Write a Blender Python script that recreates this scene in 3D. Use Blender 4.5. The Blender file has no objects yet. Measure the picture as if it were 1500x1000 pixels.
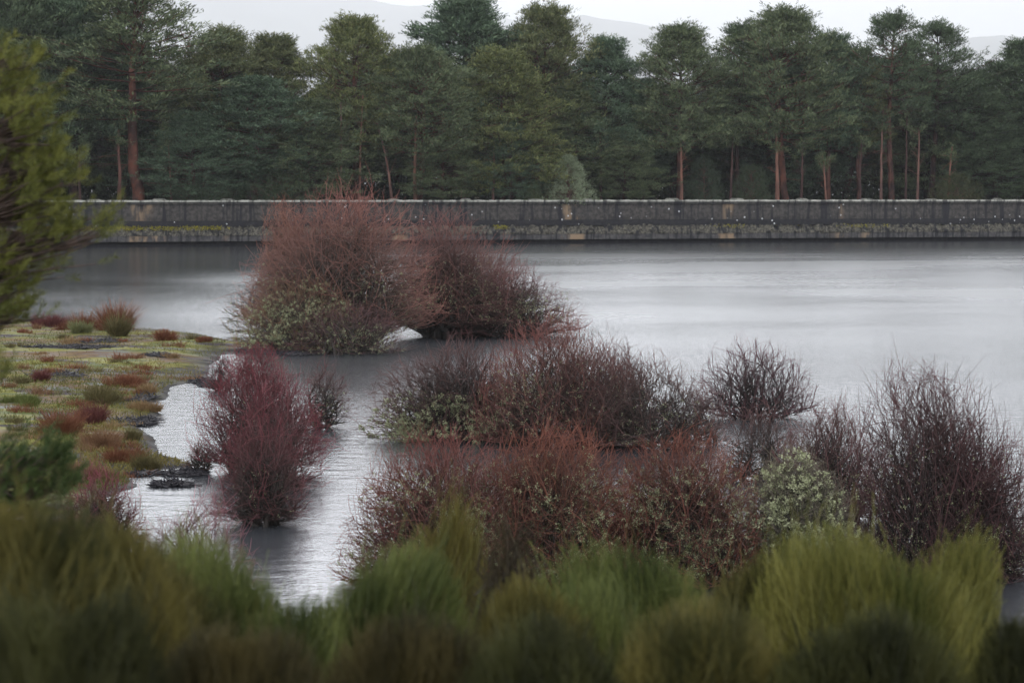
import bpy, math, random
import numpy as np
from mathutils.kdtree import KDTree

# ------------------------------------------------------------------ camera
sc = bpy.context.scene
col = sc.collection
F = 3333.0            # focal length in photograph pixels (1500 wide)
HOR = 285.0           # horizon row in the photograph
EYE = 5.0
PITCH = math.atan((500 - HOR) / F)
cam_d = bpy.data.cameras.new("camera")
cam_d.sensor_width = 36
cam_d.lens = 36 * F / 1500
cam_d.clip_start = 0.3
cam_d.clip_end = 60000
cam_d.dof.use_dof = True
cam_d.dof.focus_distance = 48
cam_d.dof.aperture_fstop = 3.4
cam = bpy.data.objects.new("camera", cam_d)
col.objects.link(cam)
cam.location = (0, 0, EYE)
cam.rotation_euler = (math.pi / 2 - PITCH, 0, 0)
sc.camera = cam

# ------------------------------------------------------------------ sky
SUN_EL, SUN_AZ = math.radians(52), math.radians(10)   # high, ahead of the camera
w = bpy.data.worlds.new("World")
sc.world = w
w.use_nodes = True
nt = w.node_tree
nt.nodes.clear()
N = nt.nodes.new
L = nt.links.new
wo = N("ShaderNodeOutputWorld")
bg = N("ShaderNodeBackground")
sky = N("ShaderNodeTexSky")
sky.sky_type = 'NISHITA'
sky.sun_disc = False
sky.sun_elevation = SUN_EL
sky.sun_rotation = SUN_AZ
sky.air_density = 1.0
sky.dust_density = 6.0
skm = N("ShaderNodeVectorMath"); skm.operation = 'SCALE'; skm.inputs['Scale'].default_value = 0.010
L(sky.outputs[0], skm.inputs[0])
tc = N("ShaderNodeTexCoord")
sep = N("ShaderNodeSeparateXYZ"); L(tc.outputs['Generated'], sep.inputs[0])
ramp = N("ShaderNodeValToRGB"); L(sep.outputs['Z'], ramp.inputs[0])
ramp.color_ramp.interpolation = 'EASE'
e = ramp.color_ramp.elements
e[0].position = 0.0; e[0].color = (.40, .415, .45, 1)
e[1].position = 0.62; e[1].color = (1.0, 1.02, 1.08, 1)
m1 = ramp.color_ramp.elements.new(0.13); m1.color = (2.4, 2.47, 2.6, 1)
m3 = ramp.color_ramp.elements.new(0.07); m3.color = (.60, .62, .665, 1)
m2 = ramp.color_ramp.elements.new(0.24); m2.color = (3.4, 3.5, 3.7, 1)
# overcast: heavier cloud to the right of the view
nz = N("ShaderNodeTexNoise"); nz.inputs['Scale'].default_value = 1.6; nz.inputs['Detail'].default_value = 3
L(tc.outputs['Generated'], nz.inputs['Vector'])
mr = N("ShaderNodeMapRange"); mr.inputs[1].default_value = .3; mr.inputs[2].default_value = .7
mr.inputs[3].default_value = .86; mr.inputs[4].default_value = 1.12
L(nz.outputs['Fac'], mr.inputs[0])
mx = N("ShaderNodeMapRange"); mx.inputs[1].default_value = .05; mx.inputs[2].default_value = .26
mx.inputs[3].default_value = 1.0; mx.inputs[4].default_value = .70
L(sep.outputs['X'], mx.inputs[0])
mm0 = N("ShaderNodeMath"); mm0.operation = 'MULTIPLY'; L(mr.outputs[0], mm0.inputs[0]); L(mx.outputs[0], mm0.inputs[1])
my = N("ShaderNodeMapRange"); my.inputs[1].default_value = -.5; my.inputs[2].default_value = .9     # brighter cloud ahead
my.inputs[3].default_value = .75; my.inputs[4].default_value = 1.15
L(sep.outputs['Y'], my.inputs[0])
mm = N("ShaderNodeMath"); mm.operation = 'MULTIPLY'; L(mm0.outputs[0], mm.inputs[0]); L(my.outputs[0], mm.inputs[1])
sc1 = N("ShaderNodeVectorMath"); sc1.operation = 'SCALE'
L(ramp.outputs[0], sc1.inputs[0]); L(mm.outputs[0], sc1.inputs['Scale'])
ad = N("ShaderNodeVectorMath"); ad.operation = 'ADD'
L(sc1.outputs[0], ad.inputs[0]); L(skm.outputs[0], ad.inputs[1])
L(ad.outputs[0], bg.inputs['Color'])
bg.inputs['Strength'].default_value = 1.0
L(bg.outputs[0], wo.inputs[0])

sun_d = bpy.data.lights.new("sun", 'SUN')
sun_d.energy = 0.6
sun_d.angle = math.radians(25)
sun_d.color = (1.0, .97, .93)
sun = bpy.data.objects.new("sun", sun_d)
col.objects.link(sun)
sun.rotation_euler = (math.radians(90) - SUN_EL, 0, math.pi - SUN_AZ)
sun.location = (0, 0, 60)

sc.view_settings.view_transform = 'Standard'
sc.view_settings.look = 'None'
sc.view_settings.exposure = 0.55
sc.view_settings.gamma = 1
sc.render.engine = 'CYCLES'
sc.cycles.use_denoising = True
sc.cycles.max_bounces = 5
sc.cycles.volume_bounces = 2
sc.cycles.use_adaptive_sampling = True
sc.cycles.adaptive_threshold = 0.015

# ------------------------------------------------------------------ helpers
def ray(px, py):
    x = (px - 750) / F; y = -(py - 500) / F
    c, s = math.cos(PITCH), math.sin(PITCH)
    return np.array([x, c + y * s, -s + y * c])      # camera looks along +Y, pitched down

def onz(px, py, z=0.0):
    d = ray(px, py); t = (z - EYE) / d[2]
    return np.array([0, 0, EYE]) + d * t

def aty(px, py, y):
    d = ray(px, py); t = y / d[1]
    return np.array([0, 0, EYE]) + d * t

def unit(v):
    return v / np.maximum(np.linalg.norm(v, axis=-1, keepdims=True), 1e-9)

class Acc:
    def __init__(s):
        s.v = []; s.q = []; s.t = []; s.a = []; s.b = []; s.n = 0
    def add(s, v, q=None, t=None, a=0.0, b=0.0):
        v = np.asarray(v, float).reshape(-1, 3); m = len(v)
        s.v.append(v)
        s.a.append(np.broadcast_to(np.asarray(a, float), (m,)).copy())
        s.b.append(np.broadcast_to(np.asarray(b, float), (m,)).copy())
        if q is not None and len(q): s.q.append(np.asarray(q, int) + s.n)
        if t is not None and len(t): s.t.append(np.asarray(t, int) + s.n)
        s.n += m
    def build(s, name, mat, parent=None, smooth=False):
        me = bpy.data.meshes.new(name)
        v = np.concatenate(s.v)
        q = np.concatenate(s.q) if s.q else np.zeros((0, 4), int)
        t = np.concatenate(s.t) if s.t else np.zeros((0, 3), int)
        me.vertices.add(len(v)); me.vertices.foreach_set("co", v.ravel().astype(np.float32))
        nl = q.size + t.size
        me.loops.add(nl)
        me.loops.foreach_set("vertex_index", np.concatenate([q.ravel(), t.ravel()]).astype(np.int32))
        me.polygons.add(len(q) + len(t))
        st = np.concatenate([np.arange(len(q)) * 4, q.size + np.arange(len(t)) * 3]).astype(np.int32)
        me.polygons.foreach_set("loop_start", st)
        if smooth:
            me.polygons.foreach_set("use_smooth", np.ones(len(st), bool))
        for nm, arr in (("tint", s.a), ("rnd", s.b)):
            at = me.attributes.new(nm, 'FLOAT', 'POINT')
            at.data.foreach_set("value", np.concatenate(arr).astype(np.float32))
        me.update(calc_edges=True)
        me.materials.append(mat)
        o = bpy.data.objects.new(name, me)
        col.objects.link(o)
        if parent is not None: o.parent = parent
        return o

def tag(o, label, cat, group=None, kind=None):
    if label: o["label"] = label
    if cat: o["category"] = cat
    if group: o["group"] = group
    if kind: o["kind"] = kind
    return o

def thing(name, loc, label, cat, group=None):
    o = bpy.data.objects.new(name, None)
    o.empty_display_size = .3
    col.objects.link(o); o.location = loc
    return tag(o, label, cat, group)

def bez(a, b, c, K):
    t = np.linspace(0, 1, K)[None, :, None]
    return (1 - t) ** 2 * a[:, None] + 2 * t * (1 - t) * b[:, None] + t * t * c[:, None]

def tubes(acc, pts, rad, sides=3, a=0.0, b=0.0):
    """pts (N,K,3); rad (N,K); a,b broadcast to (N,K)"""
    n, K, _ = pts.shape
    if n == 0: return
    tan = np.gradient(pts, axis=1); tan = unit(tan)
    ref = np.where(np.abs(tan[:, :1, 2:3]) > .8, np.array([1., 0, 0]), np.array([0, 0, 1.]))
    u = unit(np.cross(tan, np.broadcast_to(ref, tan.shape))); v = np.cross(tan, u)
    ang = np.arange(sides) * 2 * math.pi / sides
    rad = np.broadcast_to(rad, (n, K))
    ring = (u[:, :, None] * np.cos(ang)[None, None, :, None] + v[:, :, None] * np.sin(ang)[None, None, :, None])
    V = pts[:, :, None] + ring * rad[:, :, None, None]
    i = (np.arange(n)[:, None, None] * K + np.arange(K - 1)[None, :, None]) * sides
    j = np.arange(sides)[None, None, :]; j2 = (j + 1) % sides
    Q = np.stack([i + j, i + j2, i + sides + j2, i + sides + j], -1).reshape(-1, 4)
    A = np.repeat(np.broadcast_to(a, (n, K)).reshape(-1), sides)
    B = np.repeat(np.broadcast_to(b, (n, K)).reshape(-1), sides)
    acc.add(V.reshape(-1, 3), q=Q, a=A, b=B)

def blades(acc, pos, d, ln, wd, rng, a=0.0, b=0.0):
    """thin pointed leaf faces"""
    n = len(pos)
    if n == 0: return
    d = unit(d)
    s = unit(np.cross(d, rng.normal(size=(n, 3))))
    ln = np.broadcast_to(ln, (n,))[:, None]; wd = np.broadcast_to(wd, (n,))[:, None]
    V = np.stack([pos - s * wd * .25, pos + d * ln * .45 - s * wd * .5, pos + d * ln, pos + d * ln * .45 + s * wd * .5], 1)
    Q = np.arange(n * 4).reshape(n, 4)
    A = np.repeat(np.broadcast_to(a, (n,)), 4); B = np.repeat(np.broadcast_to(b, (n,)), 4)
    acc.add(V.reshape(-1, 3), q=Q, a=A, b=B)

def sprout(rng, pts, n, tlo, thi, length, spread, up, K, env=None, sag=.08, zmin=.02, fallen=0.6, flat=1.0):
    Np, Kp, _ = pts.shape
    idx = np.repeat(np.arange(Np), n)
    m = len(idx)
    tf = rng.uniform(tlo, thi, m); t = tf * (Kp - 1)
    i = np.minimum(t.astype(int), Kp - 2); f = (t - i)[:, None]
    pos = pts[idx, i] * (1 - f) + pts[idx, i + 1] * f
    tan = unit(pts[idx, i + 1] - pts[idx, i])
    d = unit((tan + unit(rng.normal(size=(m, 3))) * spread) * [1, 1, flat] + np.array([0, 0, up]))
    ln = (length * rng.uniform(.5, 1.2, m) * (1 - (1 - fallen) * tf))[:, None]
    end = pos + d * ln
    if env is not None:
        ne, npz = env(end), env(pos)
        lim = 1 + rng.normal(0, .06, m)
        fac = np.clip((lim - npz) / np.maximum(ne - npz, 1e-3), .12, 1)
        fac = np.where(ne > lim, fac, 1)
        end = pos + d * ln * fac[:, None]; ln = ln * fac[:, None]
    end[:, 2] = np.maximum(end[:, 2], zmin)
    mid = (pos + end) / 2 + rng.normal(size=(m, 3)) * ln * .07 + np.array([0, 0, -1.]) * ln * sag
    return bez(pos, mid, end, K), tf

# ------------------------------------------------------------------ materials
def new_mat(name):
    m = bpy.data.materials.new(name); m.use_nodes = True
    n = m.node_tree; b = n.nodes["Principled BSDF"]
    return m, n, b

def rgb(n, c):
    x = n.nodes.new("ShaderNodeRGB"); x.outputs[0].default_value = (*c, 1); return x.outputs[0]

def mix(n, f, a, b, mode='MIX'):
    x = n.nodes.new("ShaderNodeMix"); x.data_type = 'RGBA'; x.blend_type = mode
    if isinstance(f, (int, float)): x.inputs[0].default_value = f
    else: n.links.new(f, x.inputs[0])
    for k, v in ((6, a), (7, b)):
        if isinstance(v, tuple): x.inputs[k].default_value = (*v, 1)
        else: n.links.new(v, x.inputs[k])
    return x.outputs[2]

def attr(n, name):
    x = n.nodes.new("ShaderNodeAttribute"); x.attribute_name = name; return x.outputs['Fac']

def noise(n, scale, detail=4, vec=None, rough=.55, coord='Object', stretch=None):
    x = n.nodes.new("ShaderNodeTexNoise"); x.inputs['Scale'].default_value = scale
    x.inputs['Detail'].default_value = detail; x.inputs['Roughness'].default_value = rough
    if vec is None:
        t = n.nodes.new("ShaderNodeTexCoord"); vec = t.outputs[coord]
    if stretch:
        mp = n.nodes.new("ShaderNodeMapping"); mp.inputs['Scale'].default_value = stretch
        n.links.new(vec, mp.inputs[0]); vec = mp.outputs[0]
    n.links.new(vec, x.inputs['Vector'])
    return x.outputs['Fac']

def rng_map(n, v, a, b, c=0., d=1.):
    x = n.nodes.new("ShaderNodeMapRange"); x.interpolation_type = 'SMOOTHSTEP'
    n.links.new(v, x.inputs[0])
    for k, q in zip((1, 2, 3, 4), (a, b, c, d)): x.inputs[k].default_value = q
    return x.outputs[0]

def math_(n, op, a, b):
    x = n.nodes.new("ShaderNodeMath"); x.operation = op
    for k, v in enumerate((a, b)):
        if isinstance(v, (int, float)): x.inputs[k].default_value = v
        else: n.links.new(v, x.inputs[k])
    return x.outputs[0]

def twig_mat(name, bark, shoot, shoot2, rough=.75):
    m, n, b = new_mat(name)
    s = mix(n, attr(n, "rnd"), shoot, shoot2)
    c = mix(n, attr(n, "tint"), bark, s)
    n.links.new(c, b.inputs['Base Color']); b.inputs['Roughness'].default_value = rough
    b.inputs['Specular IOR Level'].default_value = .25
    return m

def leaf_mat(name, c1, c2, rough=.7, objcol=False, trans=0.0):
    m, n, b = new_mat(name)
    c = mix(n, attr(n, "rnd"), c1, c2)
    if objcol:
        oi = n.nodes.new("ShaderNodeObjectInfo")
        c = mix(n, 1.0, c, oi.outputs['Color'], 'MULTIPLY')
    n.links.new(c, b.inputs['Base Color']); b.inputs['Roughness'].default_value = rough
    b.inputs['Specular IOR Level'].default_value = .2
    return m

M_lichen = leaf_mat("lichen", (.30, .33, .17), (.50, .52, .30))
M_lichen_dull = leaf_mat("lichen_dull", (.25, .275, .15), (.43, .455, .27))

def bark_mat(name, c1, c2, scale=3):
    m, n, b = new_mat(name)
    f = rng_map(n, noise(n, scale, 5, stretch=(1, 1, .25)), .35, .65)
    c = mix(n, f, c1, c2)
    oi = n.nodes.new("ShaderNodeObjectInfo")
    n.links.new(mix(n, 1.0, c, oi.outputs['Color'], 'MULTIPLY'), b.inputs['Base Color'])
    b.inputs['Roughness'].default_value = .9
    b.inputs['Specular IOR Level'].default_value = .2
    return m

# ------------------------------------------------------------------ terrain and water
WL, WR = np.array([-45.3, 219.0]), np.array([56.0, 249.0])      # waterline of the dam wall
WD = (WR - WL) / np.linalg.norm(WR - WL)
def wall_y(x): return WL[1] + (x - WL[0]) * WD[1] / WD[0]

shore_px = [(-260, 462), (40, 468), (180, 480), (285, 489), (330, 497), (400, 503), (452, 508), (430, 517), (330, 519),
            (305, 535), (305, 556), (250, 566), (240, 585), (212, 590), (232, 606), (195, 625), (220, 640),
            (228, 664), (290, 682), (240, 688), (190, 694), (200, 712), (150, 730), (165, 752), (150, 790), (120, 822), (150, 880),
            (260, 950), (420, 975), (800, 985), (1100, 990), (1440, 990), (1900, 990)]
P = np.array([onz(*p)[:2] for p in shore_px])
P = np.vstack([P, [[60, 24], [400, 20], [400, -300], [-400, -300], [-400, 85]]])

def sdf(X, Y):
    p = np.stack([X, Y], -1)[..., None, :]
    A = P; B = np.roll(P, -1, 0)
    ab = B - A
    t = np.clip(((p - A) * ab).sum(-1) / (ab * ab).sum(-1), 0, 1)
    d = np.linalg.norm(p - A - t[..., None] * ab, axis=-1).min(-1)
    x, y = p[..., 0], p[..., 1]
    c = ((A[:, 1] > y) != (B[:, 1] > y)) & (x < (B[:, 0] - A[:, 0]) * (y - A[:, 1]) / (B[:, 1] - A[:, 1] + 1e-12) + A[:, 0])
    ins = c.sum(-1) % 2 == 1
    return np.where(ins, d, -d)

_r = np.random.default_rng(5)
_W = [(_r.normal(size=2) * s, _r.uniform(0, 6.28), a) for s, a in
      [(.5, .5)] * 5 + [(1.5, .3)] * 6 + [(4, .16)] * 8]
def lump(X, Y):
    z = 0
    for k, ph, a in _W: z = z + a * np.sin(k[0] * X + k[1] * Y + ph)
    return z / 2.2

def smooth(a, b, x):
    t = np.clip((x - a) / (b - a), 0, 1); return t * t * (3 - 2 * t)

def bank(Y): return 3.35 * (1 - smooth(1.5, 21, Y))

def height(X, Y):
    s = sdf(X, Y)
    z = np.where(s > 0, .02 + .22 * (1 - np.exp(-s / 2.2)), np.maximum(s * .22, -1.2))
    z = z + lump(X, Y) * .05 * smooth(-.5, .6, s)
    z = z + bank(Y) * smooth(-.5, 3, s)
    far = smooth(0, 3, Y - wall_y(np.clip(X, -400, 400)) - 1.2)
    z = z * (1 - far) + 3.7 * far
    side = smooth(300, 330, np.abs(X)) * smooth(100, 140, Y)
    return z * (1 - side) + 3.7 * side

gx = np.concatenate([[-24000, -8000, -2500, -800, -400], np.arange(-330, -60, 30), np.arange(-60, -24, 3), np.arange(-24, 15, .16),
                     np.arange(15, 70, 3), np.arange(70, 340, 30), [400, 800, 2500, 8000, 24000]])
gy = np.concatenate([[-3000, -600, -100, -20], np.arange(-4, 18, .5), np.arange(18, 90, .22), np.arange(90, 200, 10),
                     np.arange(200, 300, 1.5), [320, 400, 600, 1200, 3000, 8000, 24000]])
GX, GY = np.meshgrid(gx, gy)
GZ = np.empty_like(GX)
for i in range(len(gy)): GZ[i] = height(GX[i], GY[i])
nx_, ny_ = len(gx), len(gy)
ii = (np.arange(ny_ - 1)[:, None] * nx_ + np.arange(nx_ - 1)[None]).ravel()
ga = Acc(); ga.add(np.stack([GX, GY, GZ], -1).reshape(-1, 3), q=np.stack([ii, ii + 1, ii + nx_ + 1, ii + nx_], -1))

m, n, b = new_mat("shore_ground")
vec = n.nodes.new("ShaderNodeTexCoord").outputs['Object']
moss = mix(n, rng_map(n, noise(n, 1.3, 5, vec), .35, .65), (.065, .080, .014), (.19, .18, .04))
tan = mix(n, rng_map(n, noise(n, 2.2, 6, vec), .35, .65), (.075, .042, .025), (.16, .105, .045))
c = mix(n, rng_map(n, noise(n, .33, 6, vec), .44, .56), moss, tan)
c = mix(n, rng_map(n, noise(n, .55, 7, vec, .65, stretch=(.6, 1, 1)), .52, .58), c, (.045, .034, .036))
c = mix(n, rng_map(n, noise(n, .8, 6, vec, .6, stretch=(.5, 1, 1)), .585, .62), c, (.11, .115, .10))
sx = n.nodes.new("ShaderNodeSeparateXYZ"); n.links.new(vec, sx.inputs[0])
c = mix(n, rng_map(n, sx.outputs['Z'], .16, .0), c, (.035, .032, .032))
n.links.new(c, b.inputs['Base Color'])
n.links.new(rng_map(n, noise(n, 1.1, 5, vec), .4, .6, .65, 1.0), b.inputs['Roughness'])
b.inputs['Specular IOR Level'].default_value = .12
bp = n.nodes.new("ShaderNodeBump"); bp.inputs['Strength'].default_value = .9; bp.inputs['Distance'].default_value = .05
n.links.new(noise(n, 9, 6, vec), bp.inputs['Height']); n.links.new(bp.outputs[0], b.inputs['Normal'])
M_ground = m
tag(ga.build("ground", M_ground, smooth=True), None, None, kind='structure')

# water
m, n, b = new_mat("lake_water")
vec = n.nodes.new("ShaderNodeTexCoord").outputs['Object']
b.inputs['Base Color'].default_value = (.042, .046, .052, 1)
b.inputs['IOR'].default_value = 1.45
b.inputs['Specular IOR Level'].default_value = .62
wind = rng_map(n, noise(n, .035, 3, vec, stretch=(.6, 1, 1)), .40, .62)
wsep = n.nodes.new("ShaderNodeSeparateXYZ"); n.links.new(vec, wsep.inputs[0])
dr = n.nodes.new("ShaderNodeValToRGB"); n.links.new(math_(n, 'MULTIPLY', wsep.outputs['Y'], 1 / 240), dr.inputs[0])   # open water is wind ruffled, lee water calm
el = dr.color_ramp.elements; el[0].position = .10; el[0].color = (.15,) * 3 + (1,); el[1].position = .96; el[1].color = (.13,) * 3 + (1,)
for p_, v_ in ((.22, .16), (.36, .24), (.78, .27)):
    q_ = el.new(p_); q_.color = (v_, v_, v_, 1)
rg = math_(n, 'MULTIPLY', dr.outputs[0], rng_map(n, wsep.outputs['X'], -24, -8, .35, 1))
rg = math_(n, 'MULTIPLY', rg, rng_map(n, noise(n, .05, 4, vec, stretch=(.5, 1, 1)), .38, .62, .85, 1.15))
n.links.new(rg, b.inputs['Roughness'])
h1 = noise(n, 2.6, 4, vec, .6, stretch=(.6, 1, 1))
h2 = noise(n, 11.0, 3, vec, .6, stretch=(.7, 1, 1))
hh = math_(n, 'ADD', h1, math_(n, 'MULTIPLY', h2, .35))
bp = n.nodes.new("ShaderNodeBump"); bp.inputs['Distance'].default_value = .08
n.links.new(hh, bp.inputs['Height'])
n.links.new(rng_map(n, noise(n, .035, 3, vec, stretch=(.6, 1, 1)), .35, .65, .18, .4), bp.inputs['Strength'])
n.links.new(bp.outputs[0], b.inputs['Normal'])
wa = Acc()
wa.add([(-340, 5, 0), (340, 5, 0), (340, wall_y(340) + 3, 0), (-340, wall_y(-340) + 3, 0)], q=[(0, 1, 2, 3)])
tag(wa.build("water", m), None, None, kind='structure')

# far hills in the rain, a long way behind the wood
def hills(prof, Y, depth, seed, name="hills"):
    r = np.random.default_rng(seed)
    xs = np.linspace(prof[0][0], prof[-1][0], 160)
    ys = np.interp(xs, [p[0] for p in prof], [p[1] for p in prof])
    ys = ys + 2.2 * np.sin(xs * .021 + seed) + 1.2 * np.sin(xs * .063 + 2) + np.convolve(r.normal(0, 1.2, 160), np.ones(5) / 5, 'same')
    X = (xs - 750) / F * Y; Z = (HOR - ys) / F * Y + EYE
    K = 15; sv = np.linspace(-1, 1, K)
    V = np.zeros((K, 160, 3))
    for k, s in enumerate(sv):
        V[k, :, 0] = X * (1 + s * depth / Y); V[k, :, 1] = Y + s * depth
        V[k, :, 2] = 3 + (Z - 3) * (math.cos(s * math.pi / 2) ** 1.3 if abs(s) < 1 else 0) * (1 + (.06 * np.sin(X * .004 + s * 9) if 0 < abs(s) < 1 else 0))
    V[:, :, 2] = np.minimum(V[:, :, 2], Z[None])
    i = (np.arange(K - 1)[:, None] * 160 + np.arange(159)[None]).ravel()
    a = Acc(); a.add(V.reshape(-1, 3), q=np.stack([i, i + 1, i + 161, i + 160], -1))
    mm_, n_, b_ = new_mat("hillside")
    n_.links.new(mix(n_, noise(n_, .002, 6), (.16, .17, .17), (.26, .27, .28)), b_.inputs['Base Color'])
    b_.inputs['Roughness'].default_value = .95
    tag(a.build(name, mm_, smooth=True), None, None, kind='structure')
hills([(-900, 40), (-300, -40), (300, -30), (500, 0), (600, 16), (740, 30), (840, 60), (960, 110), (1100, 190), (1250, 280)], 16500, 2500, 3)
hills([(600, 200), (700, 90), (790, 32), (850, 30), (960, 50), (1060, 92), (1180, 112), (1300, 124), (1400, 200), (1500, 270)], 14500, 2200, 4)
hills([(1100, 280), (1250, 170), (1330, 112), (1400, 66), (1460, 58), (1560, 60), (1900, 30), (2400, 90), (2700, 270)], 11500, 2000, 8)

# ------------------------------------------------------------------ dam wall
def wall_mat(name, base, base2, spots=True, tanp=.0, moss=0., grain=2.5, dark=None):
    m, n, b = new_mat(name)
    vec = n.nodes.new("ShaderNodeTexCoord").outputs['Object']
    c = mix(n, rng_map(n, noise(n, grain, 6, vec, .65), .35, .65), base, base2)
    # rain streaks run down the face
    c = mix(n, rng_map(n, noise(n, 1.2, 5, vec, .6, stretch=(1.6, 1, .12)), .48, .62), c, dark or (.018, .018, .022))
    if tanp:
        f = math_(n, 'MULTIPLY', rng_map(n, noise(n, .16, 3, vec, stretch=(1, .2, .2)), .62 - tanp, .70 - tanp),
                  rng_map(n, noise(n, 1.4, 4, vec, stretch=(1, 1, .3)), .40, .60))
        c = mix(n, f, c, (.27, .19, .12))
    if moss:
        f = rng_map(n, noise(n, .12, 4, vec, stretch=(1, .3, .3)), .62 - moss, .68 - moss)
        c = mix(n, math_(n, 'MULTIPLY', f, rng_map(n, noise(n, 3, 4, vec), .35, .5)), c, (.13, .13, .015))
    if spots:
        vo = n.nodes.new("ShaderNodeTexVoronoi"); vo.inputs['Scale'].default_value = 1.5
        n.links.new(vec, vo.inputs['Vector'])
        f = math_(n, 'LESS_THAN', vo.outputs['Distance'], .13)
        f = math_(n, 'MULTIPLY', f, rng_map(n, noise(n, .35, 2, vec), .46, .54))
        c = mix(n, f, c, (.6, .6, .6))
    n.links.new(c, b.inputs['Base Color']); b.inputs['Roughness'].default_value = .85
    b.inputs['Specular IOR Level'].default_value = .3
    bp = n.nodes.new("ShaderNodeBump"); bp.inputs['Strength'].default_value = .8; bp.inputs['Distance'].default_value = .06
    n.links.new(noise(n, grain * 3, 6, vec), bp.inputs['Height']); n.links.new(bp.outputs[0], b.inputs['Normal'])
    return m

wall = thing("dam_wall", (WL[0], WL[1], 0), "long dark stained concrete dam wall with pale coping across the far side of the lake", "dam wall")
wall.rotation_euler.z = math.atan2(WD[1], WD[0])
WX0, WX1 = -60.0, 190.0
def wall_strip(name, prof, mat, jit=0.0, step=.5, seed=1, tilt=None):
    """prof: closed-ish front profile (y forward = negative), extruded along the wall"""
    r = np.random.default_rng(seed)
    xs = np.arange(WX0, WX1 + step, step); K = len(prof)
    pr = np.array(prof, float)
    V = np.zeros((len(xs), K, 3)); V[:, :, 0] = xs[:, None]; V[:, :, 1] = pr[None, :, 0]; V[:, :, 2] = pr[None, :, 1]
    if jit:
        J = r.normal(0, jit, (len(xs), K, 2)); J[:, 0] = 0; J[:, -1] = 0
        V[:, :, 1:] += J
    i = (np.arange(len(xs) - 1)[:, None] * K + np.arange(K - 1)[None]).ravel()
    a = Acc(); a.add(V.reshape(-1, 3), q=np.stack([i, i + K, i + K + 1, i + 1], -1))
    for e_, o_ in ((0, 0), (len(xs) - 1, 1)):
        a.add(V[e_], t=[(0, k, k + 1) for k in range(1, K - 1)])
    return a.build(name, mat, wall)
def closed(p): return p + [p[0]]
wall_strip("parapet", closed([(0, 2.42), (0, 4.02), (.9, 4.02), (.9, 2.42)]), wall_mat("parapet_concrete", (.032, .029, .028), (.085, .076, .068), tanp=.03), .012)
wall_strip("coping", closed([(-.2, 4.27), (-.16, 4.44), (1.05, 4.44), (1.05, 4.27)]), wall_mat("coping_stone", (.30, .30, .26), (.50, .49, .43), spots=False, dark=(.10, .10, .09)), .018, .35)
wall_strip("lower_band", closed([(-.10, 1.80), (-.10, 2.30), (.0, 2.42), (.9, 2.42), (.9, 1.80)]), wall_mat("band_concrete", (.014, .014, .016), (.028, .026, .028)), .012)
prof = [(-1.0, .98), (-1.02, 1.14), (-.85, 1.28), (-.7, 1.42), (-.5, 1.55), (-.36, 1.68), (-.1, 1.80), (.9, 1.80), (.9, .98)]
wall_strip("rock_ledge", closed(prof), wall_mat("ledge_rubble", (.030, .028, .022), (.18, .165, .13), spots=False, grain=5), .11, .20)
wall_strip("footing", closed([(-.95, .42), (-.98, .97), (.9, .97), (.9, .42)]), wall_mat("footing_concrete", (.045, .042, .045), (.10, .095, .09), spots=False, tanp=.09), .02)
wall_strip("underwater_base", closed([(-.35, -1.3), (-.35, .42), (.9, .42), (.9, -1.3)]), wall_mat("undercut_shade", (.012, .012, .016), (.03, .028, .03), spots=False, tanp=.0), .02)  # shadow of the undercut is put into this near-black colour
wall_strip("cornice", closed([(-.10, 4.02), (-.14, 4.27), (1.0, 4.27), (1.0, 4.02)]), wall_mat("cornice_concrete", (.03, .029, .027), (.08, .077, .068), spots=False), .012, .4)
M_cap = wall_mat("cap_stone", (.20, .20, .17), (.34, .33, .28), spots=False, dark=(.12, .12, .1))
rr = np.random.default_rng(9)
for k, px in enumerate([140, 235, 335, 578, 684, 785, 862, 986, 1081, 1176, 1271, 1366, 1462]):
    x = (px - 750) / F; s_ = (x * WL[1] - WL[0]) / (WD[0] - x * WD[1])      # distance along the wall
    a = Acc(); hw = rr.uniform(.45, .75); z0, z1 = 4.445, 4.445 + rr.uniform(.08, .18)
    t_ = rr.uniform(.55, .8)
    V = [(s_ - hw, .05, z0), (s_ + hw, .05, z0), (s_ + hw, .85, z0), (s_ - hw, .85, z0),
         (s_ - hw * t_, .15, z1), (s_ + hw * t_, .15, z1 - .03), (s_ + hw * t_, .75, z1), (s_ - hw * t_, .75, z1)]
    a.add(V, q=[(0, 1, 5, 4), (1, 2, 6, 5), (2, 3, 7, 6), (3, 0, 4, 7), (4, 5, 6, 7)])
    a.build("cap_block", M_cap, wall)

def moss(px0, px1, seed, nn):
    r = np.random.default_rng(seed); a = Acc()
    sp = [(((p - 750) / F) * WL[1] - WL[0]) / (WD[0] - ((p - 750) / F) * WD[1]) for p in (px0, px1)]
    X = r.uniform(*sp, nn); k = np.sin(X * 1.7) + np.sin(X * 4.1 + 1) + r.normal(0, .6, nn) > -1.0; X = X[k]
    Y = r.uniform(-.75, -.12, len(X)); Z = 1.80 - (-Y - .1) * .55 + r.uniform(0, .12, len(X))
    blades(a, np.stack([X, Y, Z], -1), r.normal(0, .5, (len(X), 3)) + np.array([0, -.3, .6]), r.uniform(.08, .2, len(X)), .07, r, b=r.random(len(X)))
    a.build("moss", M_moss, wall)
M_moss = leaf_mat("wall_moss", (.20, .18, .012), (.45, .40, .04))
moss(60, 335, 1, 2600); moss(722, 748, 2, 260); moss(1222, 1300, 3, 240); moss(1040, 1090, 4, 120)

# ------------------------------------------------------------------ pines of the wood
M_pbark = bark_mat("pine_bark", (.045, .026, .024), (.15, .066, .048), 2.5)
M_needles = leaf_mat("pine_needles", (.045, .070, .040), (.22, .26, .14), objcol=True)

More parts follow.
